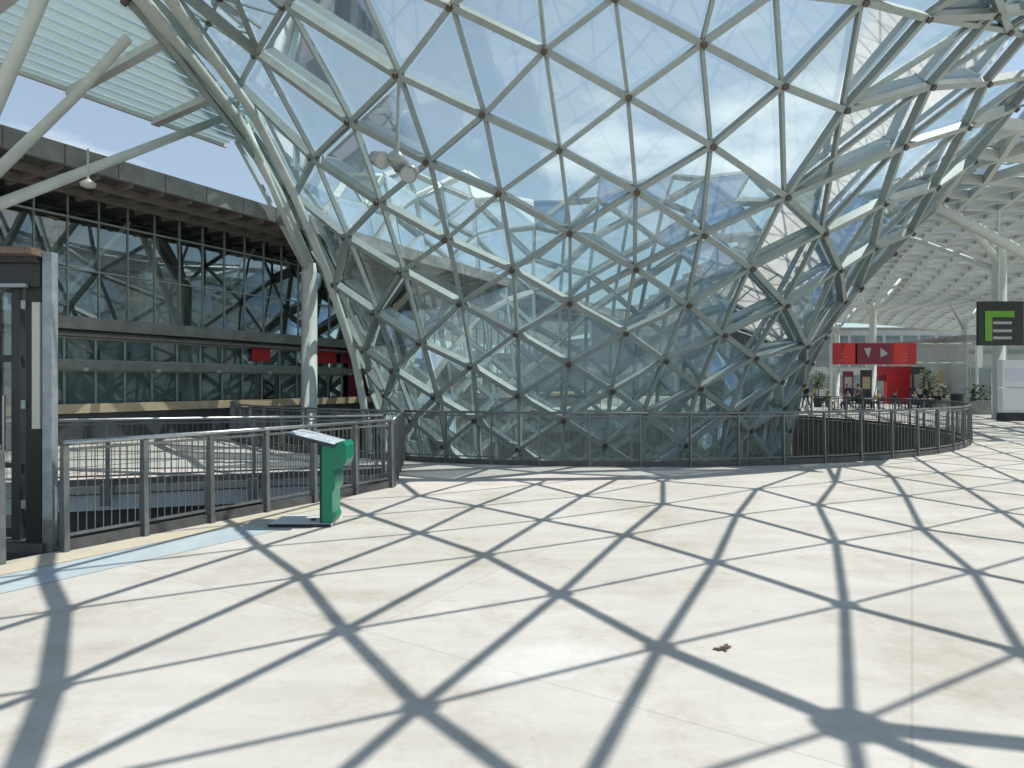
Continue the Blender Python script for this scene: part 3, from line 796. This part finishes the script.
# ------------------------------------------------------------------ green info stand
st = thing('info_stand', 'green metal info stand with slanted printed panel beside the left railing', 'info stand', (-2.3, 7.75, 0))
bx = at(325, 527, 7.6)
mb = MB(); mb.box((bx.x-.30, 7.85, .022), (.74, .5, .036)); mb.build('base_plate', M['white'], st, False, .006)
mb = MB(); mb.box((bx.x-.30, 7.592, .020), (.745, .014, .034)); mb.build('base_lip', M['black'], st)
mb = MB(); px0 = bx.x
prf = [(.0, .04), (.13, .04), (.15, .10), (.13, .16), (.13, .40), (.165, .47), (.165, .60), (.135, .67), (.27, .72), (.30, .80), (.30, .96), (.27, 1.015), (.0, .965)]
n = len(prf); yb, yf = 7.98, 7.62
fr_, bk_ = [V((px0-.05+x, yf, z)) for x, z in prf], [V((px0-.05+x, yb, z)) for x, z in prf]
mb.v = [tuple(q) for q in fr_+bk_]; mb.f = [tuple(range(n)), tuple(range(2*n-1, n-1, -1))]+[(k, n+k, n+(k+1) % n, (k+1) % n) for k in range(n)]; mb.mi = [0]*len(mb.f)
mb.build('pedestal', M['green'], st, False, .008)
mb = MB(); mb.hexa([V((px0-.07, yf+.002, .05)), V((px0-.055, yf+.002, .05)), V((px0-.055, yb, .05)), V((px0-.07, yb, .05)), V((px0-.07, yf+.002, .96)), V((px0-.055, yf+.002, .96)), V((px0-.055, yb, .96)), V((px0-.07, yb, .96))])
mb.build('pedestal_spine', M['black'], st)
mb = MB(); a_, b2 = V((px0-.44, 0, 1.125)), V((px0+.235, 0, 1.01)); b2 = V((px0+.12, 0, .985))
for z0, z1, m, nm in ((-.035, 0, 'dark', 'panel_tray'), (.001, .008, 'paper', 'printed_panel')):
    q = MB(); y0, y1 = (7.52, 8.15) if nm == 'panel_tray' else (7.55, 8.12)
    q.hexa([V((a_.x, y0, a_.z+z0)), V((b2.x, y0, b2.z+z0)), V((b2.x, y1, b2.z+z0)), V((a_.x, y1, a_.z+z0)), V((a_.x, y0, a_.z+z1)), V((b2.x, y0, b2.z+z1)), V((b2.x, y1, b2.z+z1)), V((a_.x, y1, a_.z+z1))])
    q.build(nm, M[m], st, False, .003)
q = MB(); sl_ = (b2.z-a_.z)/(b2.x-a_.x)
for k_, (u0, u1, v0, v1) in enumerate(((.08, .42, .70, .92), (.08, .42, .14, .60), (.52, .92, .62, .92))+tuple((.52, .92-.1*(k2 % 3), .10+.08*k2, .13+.08*k2) for k2 in range(6))):
    xs = [a_.x+(b2.x-a_.x)*(1-v) for v in (v1, v0)]; ys = [7.55+.57*u for u in (u0, u1)]
    zz = [a_.z+sl_*(x_-a_.x)+.0095 for x_ in xs]
    q.quad((xs[0], ys[0], zz[0]), (xs[1], ys[0], zz[1]), (xs[1], ys[1], zz[1]), (xs[0], ys[1], zz[0]))
q.build('lettering', mat('faded_print', (.42, .46, .52), .4, 0, .3, 30.), st)
q = MB(); q.box((px0-.2, 7.8, .049), (.05, .05, .02)); q.build('floor_bolt', M['black'], st)

# ------------------------------------------------------------------ floodlights hung from the lattice
fl = nd(-2, 0)[0]; hp = V((gpx(397, 14.6), 14.6, H+(384-160)/F*14.6))
fl_t = thing('floodlight_cluster', 'cluster of round grey floodlights hanging on a stem from the glass lattice, upper left', 'floodlight', tuple(hp))
mb = MB(); mb.tube([V((hp.x, hp.y, hp.z)), V((hp.x+.03, hp.y+.1, hp.z+1.9))], .045, 8); mb.build('stem', M['steel'], fl_t)
mb = MB(); mb.tube([hp+V((-.3, 0, -.05)), hp+V((.25, 0, -.22))], .05, 8); mb.build('cross_arm', M['steel'], fl_t)
for dx, dz, ax in ((-.42, .02, V((.55, -.6, -.35))), (.3, -.28, V((-.1, -.7, -.5))), (.02, -.02, V((.3, .6, -.4)))):
    c0 = hp+V((dx, 0, dz)); ax = ax.normalized()
    mb = MB(); mb.tube([c0-ax*.2, c0-ax*.05, c0+ax*.18], .15, 16, 0, True, .2); hd = mb.build('lamp_head', M['lamp'], fl_t, True)
    mb = MB(); mb.tube([c0+ax*.181, c0+ax*.195], .17, 16); mb.build('lens', M['lens'], hd)

# ------------------------------------------------------------------ right background: banner, booth, signs, bins
def flat(par, name, m, cx, cy, z, w_, d, h_): 
    mb = MB(); mb.box((cx, cy, z+h_/2), (w_, d, h_)); return mb.build(name, M[m], par, False, .004)
YB = 41.
gn = thing('red_banner', 'red overhead banner on a grey gantry with a dark centre and white arrow marks', 'banner', (at(833, 400, YB).x, YB, 0))
x0, x1, x2 = at(833, 0, YB).x, at(916, 0, YB).x, at(978, 0, YB).x
zb, zt = at(0, 364.5, YB).z, at(0, 343, YB).z
flat(gn, 'banner_board', 'red', (x0+x1)/2, YB, zb, x1-x0, .12, zt-zb)
flat(gn, 'banner_centre', 'maroon', x0+(x1-x0)*.48, YB-.075, zb+.04, (x1-x0)*.44, .03, zt-zb-.08)
flat(gn, 'banner_stripe', 'redb', x0+(x1-x0)*.20, YB-.075, zb+.03, (x1-x0)*.16, .03, zt-zb-.06)
flat(gn, 'banner_stripe', 'redb', x0+(x1-x0)*.80, YB-.075, zb+.03, (x1-x0)*.16, .03, zt-zb-.06)
for cxr, k in ((.11, 0), (.86, 1)):
    q = MB(); X = x0+(x1-x0)*cxr
    for r_ in range(4): q.box((X+(-.06, .05, -.02, .07)[r_], YB-.10, zb+.28+.2*r_), ((.26, .14, .22, .10)[r_], .02, .05))
    q.build('lettering', M['faint'], gn)
q = MB(); X = x0+(x1-x0)*.42
q.quad((X-.3, YB-.1, zt-.35), (X+.15, YB-.1, zt-.3), (X+.0, YB-.1, zb+.4)); q.quad((X+.75, YB-.1, zt-.3), (X+1.25, YB-.1, (zb+zt)/2), (X+.75, YB-.1, zb+.45))
q.build('white_mark', M['signgrey'], gn)
q = MB()
for xx in (x0-.1, x2): q.tube([V((xx, YB+.1, 0)), V((xx, YB+.1, zt))], .09, 8)
q.build('gantry_post', M['steelw'], gn)
q = MB()
for zz in (zb+.1, zt-.05): q.tube([V((x1, YB+.1, zz)), V((x2, YB+.1, zz))], .05, 8)
q.build('gantry_rail', M['mull'], gn)
flat(gn, 'light_box', 'white', x2+.05, YB, zb-.2, .35, .2, zt-zb+.3)
YK = 55.
kb = thing('red_booth', 'bright red booth with wider top standing under the red banner', 'booth', (at(893, 0, YK).x, YK, 0))
X = at(897, 0, YK).x
flat(kb, 'body', 'redb', X, YK, .0, 2.05, .5, at(0, 374, YK).z-.0)
flat(kb, 'top_box', 'red', X-.4, YK-.02, at(0, 375, YK).z, 2.95, .6, .75)
flat(kb, 'side_wing', 'maroon', X-1.3, YK+.1, at(0, 381, YK).z, .6, .4, .5)
flat(kb, 'body_panel', 'red', X, YK-.27, .5, 1.7, .04, 1.7)
YE = 28.
es = thing('letter_sign', 'square black overhead sign with a large green letter E', 'sign', (at(1000, 0, YE).x, YE, 3))
xa, xb = at(977.5, 0, YE).x, at(1022.5, 0, YE).x; za, zb2 = at(0, 345.5, YE).z, at(0, 301.5, YE).z
flat(es, 'board', 'signblack', (xa+xb)/2, YE, za, xb-xa, .16, zb2-za)
def ez(name, m, u0, u1, v0, v1):
    flat(es, name, m, xa+(xb-xa)*(u0+u1)/2, YE-.09, za+(zb2-za)*(1-v1), (xb-xa)*(u1-u0), .02, (zb2-za)*(v1-v0))
q = MB()
def er(u0, u1, v0, v1): q.box((xa+(xb-xa)*(u0+u1)/2, YE-.095, za+(zb2-za)*(1-(v0+v1)/2)), ((xb-xa)*(u1-u0), .02, (zb2-za)*(v1-v0)))
er(.13, .29, .22, .90); er(.291, .78, .22, .36); q.build('letter_e', M['signgreen'], es)
for v in (.46, .64, .80):
    q = MB(); er(.31, .72, v, v+.06); q.build('letter_arm', M['signgrey'], es)
q = MB(); q.tube([V(((xa+xb)/2, YE+.1, zb2-.2)), V(((xa+xb)/2, YE+.1, 9.8))], .06, 8); q.build('hanger', M['steelw'], es)
YT = 29.5
tt_ = thing('white_totem', 'white two part information cabinet on a black foot, lower right', 'totem', (at(1010, 0, YT).x, YT, 0))
xa, xb = at(1000, 0, YT).x, at(1026, 0, YT).x
flat(tt_, 'upper_panel', 'white', (xa+xb)/2, YT, 1.55, xb-xa, .3, 1.25); flat(tt_, 'lower_panel', 'white', (xa+xb)/2, YT, .38, xb-xa, .3, 1.14)
flat(tt_, 'foot', 'black', (xa+xb)/2-.1, YT, 0, (xb-xa)*.8, .5, .37)
flat(tt_, 'notice', 'paper', (xa+xb)/2, YT-.16, 1.8, (xb-xa)*.75, .015, .6)
q = thing('litter_bin', 'black square litter bin between the railing and the white cabinet', 'bin', (at(957, 0, 40).x, 40, 0))
mb = MB(); mb.lathe(V((at(957, 0, 40).x, 40, 0)), [(.32, 0), (.36, .95), (.36, 1.0)], 14); mb.build('body', M['black'], q)
mb = MB(); mb.lathe(V((at(957, 0, 40).x, 40, 1.0)), [(.40, 0), (.40, .06), (.2, .12)], 14); mb.build('lid', M['dark'], q)
for px_, y_, lab in ((981, 36, 'low grey planter box just right of the black litter bin'), (938, 43, 'low grey planter box behind the right end of the round railing')):
    p = at(px_, 0, y_); q = thing('planter', lab, 'planter', (p.x, y_, 0), 'planters')
    flat(q, 'box', 'fascia', p.x, y_, 0, 1.5, .7, .75)
    lf = MB()
    for _ in range(160):
        c0 = V((p.x+random.uniform(-.7, .7), y_+random.uniform(-.3, .3), .75+random.random()**1.5*.9)); d = V((random.gauss(0, 1), random.gauss(0, 1), random.gauss(.4, .6))).normalized(); s_ = d.orthogonal().normalized()
        lf.quad(c0, c0+d*.12+s_*.05, c0+d*.26, c0+d*.12-s_*.05)
    lf.build('foliage', M['leaf'], q)

# buildings closing the view
def block(name, label, x0, x1, y0, y1, h_, bays):
    t = thing(name, label, 'building', ((x0+x1)/2, y0, 0))
    mb = MB(); mb.box(((x0+x1)/2, (y0+y1)/2, h_/2), (x1-x0, y1-y0, h_)); mb.build('wall', M['pale'], t)
    mb = MB(); mb.box(((x0+x1)/2, (y0+y1)/2, h_+.15), (x1-x0+.8, y1-y0+.8, .3)); mb.build('roof', M['fascia'], t)
    bw = (x1-x0)/bays
    for k in range(bays):
        for z0, z1 in ((.4, 3.0), (4.0, h_-.8)):
            mb = MB(); mb.box((x0+bw*(k+.5), y0-.03, (z0+z1)/2), (bw*.86, .06, z1-z0)); wn = mb.build('window', M['mull'], t)
            mb = MB(); mb.box((x0+bw*(k+.5), y0-.066, (z0+z1)/2), (bw*.80, .01, z1-z0-.14)); mb.build('pane', GD, wn)
    return t
GD = mat('window_glass_blue_grey', (.16, .21, .23), .08, 0, .4, .5, .9)
block('exhibition_hall', 'long pale grey exhibition hall closing the view far behind the red banner', 16, 76, 92, 104, 9.5, 24)
block('exhibition_hall', 'pale grey hall seen faintly through the middle of the glass funnel', -40, 15, 78, 92, 10.5, 20)
block('glass_shop', 'bluish glazed shop behind the white cabinet at the right edge', 35.5, 60, 50, 60, 5.2, 8)

# ------------------------------------------------------------------ people
def person_mesh(pose):
    me = bpy.data.meshes.new('p'); 
    if pose == 'stand':
        J = dict(pel=(0, 0, .95), ch=(0, 0, 1.25), nk=(0, .01, 1.47), hd=(0, -.01, 1.62), top=(0, 0, 1.73), hl=(-.1, 0, .9), hr=(.1, 0, .9), kl=(-.11, -.03, .5), kr=(.12, .02, .5),
                 al=(-.11, .02, .09), ar=(.13, .05, .09), fl=(-.12, -.13, .04), fr=(.15, -.1, .04), sl=(-.18, 0, 1.4), sr=(.18, 0, 1.4), el=(-.24, .03, 1.13), er=(.25, .02, 1.13), wl=(-.23, -.06, .9), wr=(.22, -.12, .95), ml=(-.22, -.1, .8), mr=(.19, -.2, .9))
    elif pose == 'walk':
        J = dict(pel=(0, 0, .94), ch=(0, -.03, 1.24), nk=(0, -.04, 1.46), hd=(0, -.07, 1.61), top=(0, -.06, 1.72), hl=(-.1, 0, .89), hr=(.1, 0, .89), kl=(-.1, -.2, .52), kr=(.1, .1, .5),
                 al=(-.1, -.28, .09), ar=(.1, .4, .15), fl=(-.1, -.42, .05), fr=(.1, .28, .05), sl=(-.18, -.03, 1.39), sr=(.18, -.03, 1.39), el=(-.23, .12, 1.14), er=(.23, -.1, 1.13), wl=(-.22, .16, .9), wr=(.2, -.28, .97), ml=(-.22, .16, .8), mr=(.19, -.36, .93))
    else:
        J = dict(pel=(0, 0, .53), ch=(0, -.03, .83), nk=(0, -.04, 1.05), hd=(0, -.08, 1.2), top=(0, -.07, 1.31), hl=(-.1, -.02, .5), hr=(.1, -.02, .5), kl=(-.12, -.42, .52), kr=(.13, -.42, .52),
                 al=(-.12, -.42, .09), ar=(.13, -.36, .09), fl=(-.12, -.56, .05), fr=(.13, -.5, .05), sl=(-.18, -.03, .98), sr=(.18, -.03, .98), el=(-.24, -.1, .74), er=(.24, -.1, .74), wl=(-.12, -.32, .72), wr=(.12, -.32, .72), ml=(-.07, -.4, .74), mr=(.08, -.4, .74))
    rad = dict(pel=.15, ch=.155, nk=.058, hd=.10, top=.06, hl=.095, hr=.095, kl=.06, kr=.06, al=.042, ar=.042, fl=.035, fr=.035, sl=.065, sr=.065, el=.042, er=.042, wl=.03, wr=.03, ml=.028, mr=.028)
    names = list(J); E = [('pel', 'ch'), ('ch', 'nk'), ('nk', 'hd'), ('hd', 'top'), ('pel', 'hl'), ('pel', 'hr'), ('hl', 'kl'), ('hr', 'kr'), ('kl', 'al'), ('kr', 'ar'), ('al', 'fl'), ('ar', 'fr'),
         ('ch', 'sl'), ('ch', 'sr'), ('sl', 'el'), ('sr', 'er'), ('el', 'wl'), ('er', 'wr'), ('wl', 'ml'), ('wr', 'mr')]
    me.from_pydata([J[n] for n in names], [(names.index(a), names.index(b)) for a, b in E], [])
    o = bpy.data.objects.new('p', me); COL.objects.link(o)
    m1 = o.modifiers.new('s', 'SKIN'); 
    for k, n in enumerate(names):
        me.skin_vertices[0].data[k].radius = (rad[n], rad[n]*(.72 if n in ('pel', 'ch') else 1))
    me.skin_vertices[0].data[0].use_root = True
    m2 = o.modifiers.new('u', 'SUBSURF'); m2.levels = 1; m2.render_levels = 1
    dg = bpy.context.evaluated_depsgraph_get(); ev = o.evaluated_get(dg); res = bpy.data.meshes.new_from_object(ev)
    bpy.data.objects.remove(o)
    hipz = J['pel'][2]; nk = J['nk'][2]
    for s in range(4): res.materials.append(None)
    for p in res.polygons:
        c0 = p.center; p.use_smooth = True
        near = min(names, key=lambda n: (V(J[n])-c0).length)
        k = 1
        if near in ('hd', 'top', 'nk', 'ml', 'mr', 'wl', 'wr') and c0.z > 0: k = 0
        if near in ('pel', 'hl', 'hr', 'kl', 'kr', 'al', 'ar') and (c0.z < hipz+.02 or near != 'pel'): k = 2
        if near in ('fl', 'fr'): k = 3
        if near in ('top',) or (near == 'hd' and c0.y > J['hd'][1]+.03): k = 3
        p.material_index = k
    return res
PM = {p: person_mesh(p) for p in ('stand', 'walk', 'sit')}
def person(px_, Y, pose, rz, top_, bot, label, cat='person', seat=0, scale=1.):
    o = bpy.data.objects.new('person', PM[pose].copy()); COL.objects.link(o)
    x = (px_-512)/F*Y; o.location = (x, Y, seat); o.rotation_euler = (0, 0, rz); o.scale = (scale,)*3
    for k, m in enumerate((M['skin'], CLOTH[top_], CLOTH[bot], M['hair'])): o.data.materials[k] = m
    tag(o, label, cat, 'people on the far side of the pit'); return o
PEO = [(828, 46, 'stand', .3, 3, 1, 'person in white top standing left of the red banner post'), (846, 47, 'walk', 1.2, 0, 6, 'person in black top walking under the left end of the banner'),
       (858, 43, 'stand', 2.6, 2, 0, 'person in grey top standing under the banner, left of the booth'), (920, 44, 'stand', -.6, 3, 0, 'person in white top and black trousers right of the red booth'),
       (931, 46, 'walk', -1.3, 0, 0, 'person all in black walking behind the round railing'), (944, 49, 'walk', 1.5, 1, 4, 'person in navy top and beige trousers near the litter bin'),
       (966, 52, 'stand', 0., 4, 6, 'person in beige top and jeans standing beyond the litter bin'), (973, 47, 'walk', 1.1, 0, 1, 'person in black top and navy trousers walking beyond the planter'),
       (989, 55, 'stand', .8, 5, 6, 'person in red top left of the white cabinet')]
for px_, Y, pose, rz, a1, b1, lab in PEO: person(px_, Y, pose, rz, a1, b1, lab)
MORE = [(806, 44, 'walk', -1., 0, 1, 'person in black top walking by the right foot of the glass funnel'), (815, 50, 'stand', 1., 7, 0, 'person in yellow top standing near the right foot of the glass funnel'),
 (851, 52, 'stand', 0., 1, 0, 'person in navy top and black trousers far behind the banner posts'), (873, 50, 'walk', 1.3, 0, 0, 'person in black walking behind the left side of the red booth'),
 (913, 48, 'stand', 2., 0, 6, 'person in black top and jeans just right of the red booth'), (926, 41, 'stand', .5, 0, 0, 'tall person in black standing by the potted tree'),
 (937, 45, 'walk', 1.7, 2, 0, 'person in grey top walking right of the potted tree'), (950, 56, 'walk', -1.2, 0, 6, 'person in black top and jeans walking above the litter bin'),
 (995, 49, 'stand', .4, 3, 0, 'person in white top and black trousers next to the white cabinet')]
for px_, Y, pose, rz, a1, b1, lab in MORE: person(px_, Y, pose, rz, a1, b1, lab)
for px_, y_, lab in ((929, 43, 'dark potted tree standing right of the red booth'), (818, 47, 'dark potted tree by the right foot of the glass funnel')):
    p = at(px_, 0, y_); q = thing('potted_tree', lab, 'tree', (p.x, y_, 0), 'potted trees')
    b0 = V((p.x, y_, 0)); mb = MB(); mb.lathe(b0, [(.25, 0), (.36, .6), (.36, .66)], 12); mb.build('pot', M['dark'], q)
    mb = MB(); mb.tube([b0+V((0, 0, .6)), b0+V((.03, 0, 1.3)), b0+V((0, .03, 2.0))], .05, 7, r2=.02)
    for k in range(5):
        a = k*1.26; mb.tube([b0+V((0, 0, 1.3+.1*k)), b0+V((.4*math.cos(a), .4*math.sin(a), 1.8+.12*k))], .022, 5, r2=.008)
    mb.build('trunk', M['bark'], q)
    lf = MB()
    for _ in range(420):
        a, rr = random.random()*6.28, random.random()**.6*.62; z = 1.35+random.random()*1.25; rr *= 1-.45*abs(z-1.9)
        c0 = b0+V((rr*math.cos(a), rr*math.sin(a), z)); d = V((random.gauss(0, 1), random.gauss(0, 1), random.gauss(.1, .7))).normalized(); s_ = d.orthogonal().normalized()
        lf.quad(c0, c0+d*.08+s_*.04, c0+d*.17, c0+d*.08-s_*.04)
    lf.build('crown', M['leaf'], q)
for px_, y_, h_, w_, c_, m, lab in ((866, 46, 2.7, .8, 0, 'dark', 'tall charcoal display board behind the left half of the red banner'), (822, 49, 3.0, .7, 0, 'white', 'tall white display board at the right foot of the glass funnel'),
      (918, 45, 2.9, .9, 0, 'black', 'tall black display board to the right of the red booth'), (939, 52, 3.4, 1.2, 0, 'pale', 'tall pale grey display board behind the right end of the round railing'),
      (968, 58, 3.2, 1.0, 0, 'mull', 'tall grey green display board beyond the litter bin'), (848, 55, 2.8, .9, 0, 'maroon', 'maroon display board far behind the red banner')):
    p = at(px_, 0, y_); q = thing('display_board', lab, 'display board', (p.x, y_, 0), 'display boards beyond the pit')
    flat(q, 'board', m, p.x, y_, .25, w_, .08, h_-.25); flat(q, 'foot', 'dark', p.x, y_, 0, w_*1.1, .4, .06); flat(q, 'post', 'dark', p.x, y_+.07, .06, .08, .05, h_-.3)
    flat(q, 'poster', random.choice(['paper', 'tan', 'fascia', 'pale']), p.x, y_-.05, h_*.5, w_*.7, .015, h_*.32)
# cafe: tables with seated people beyond the pit
def chair(p, rz, label):
    t = thing('cafe_chair', label, 'chair', tuple(p), 'cafe chairs beyond the pit'); t.rotation_euler = (0, 0, rz); t['_o'] = (0, 0, 0)
    mb = MB(); mb.box((0, 0, .44), (.42, .42, .04)); mb.build('seat', M['dark'], t)
    mb = MB(); mb.box((0, .2, .72), (.42, .03, .36)); mb.build('backrest', M['dark'], t)
    for sx in (-.18, .18):
        for sy in (-.18, .19):
            mb = MB(); mb.beam((sx, sy, 0), (sx, sy, .54 if sy > 0 else .42), .03, .03, (1, 0, 0)); mb.build('leg', M['dark'], t)
def table(p, label):
    t = thing('cafe_table', label, 'table', tuple(p), 'cafe tables beyond the pit'); p = V(p)
    mb = MB(); mb.lathe(p+V((0, 0, .72)), [(.4, 0), (.4, .03)], 18); mb.build('tabletop', M['white'], t)
    mb = MB(); mb.lathe(p, [(.25, 0), (.25, .02), (.03, .04), (.03, .72)], 10); mb.build('pedestal', M['dark'], t)
for px_, lab, c1, c2 in ((868, 'just left of the red booth', 0, 7), (905, 'partly behind the red booth', 0, 1), (925, 'right of the red booth', 3, 0), (838, 'under the left end of the red banner', 7, 2)):
    p = at(px_, 0, 42.5); p = V((p.x, 42.5, 0)); table(p, 'small white cafe table '+lab)
    for s, cc, wd in ((-1, c1, 'left'), (1, c2, 'right')):
        q = p+V((s*.72, 0, 0)); chair(q, -s*R(90) , 'dark chair at %s of cafe table %s' % (wd, lab))
        o = person(512+F*q.x/q.y, q.y, 'sit', -s*R(90), cc, random.choice((0, 1, 6)), 'person in %s top seated %s of table %s' % (('black', 'navy', 'grey', 'white', 'beige', 'red', 'denim', 'yellow')[cc], wd, lab), seat=-.03)

# small dry leaf clump on the floor
lp = floorpt(723, 648)
mb = MB()
for k in range(7):
    a = random.random()*6.28; c0 = V((lp[0]+random.uniform(-.03, .03), lp[1]+random.uniform(-.02, .02), .006)); d = V((math.cos(a), math.sin(a), .08)); s_ = V((-math.sin(a), math.cos(a), .1))
    mb.quad(c0, c0+d*.03+s_*.018, c0+d*.06, c0+d*.03-s_*.018)
tag(mb.build('dry_leaf', M['brownleaf']), 'small brown dry leaf lying on the pale paving in the foreground', 'leaf')

for o in bpy.data.objects:
    if '_o' in o: del o['_o']
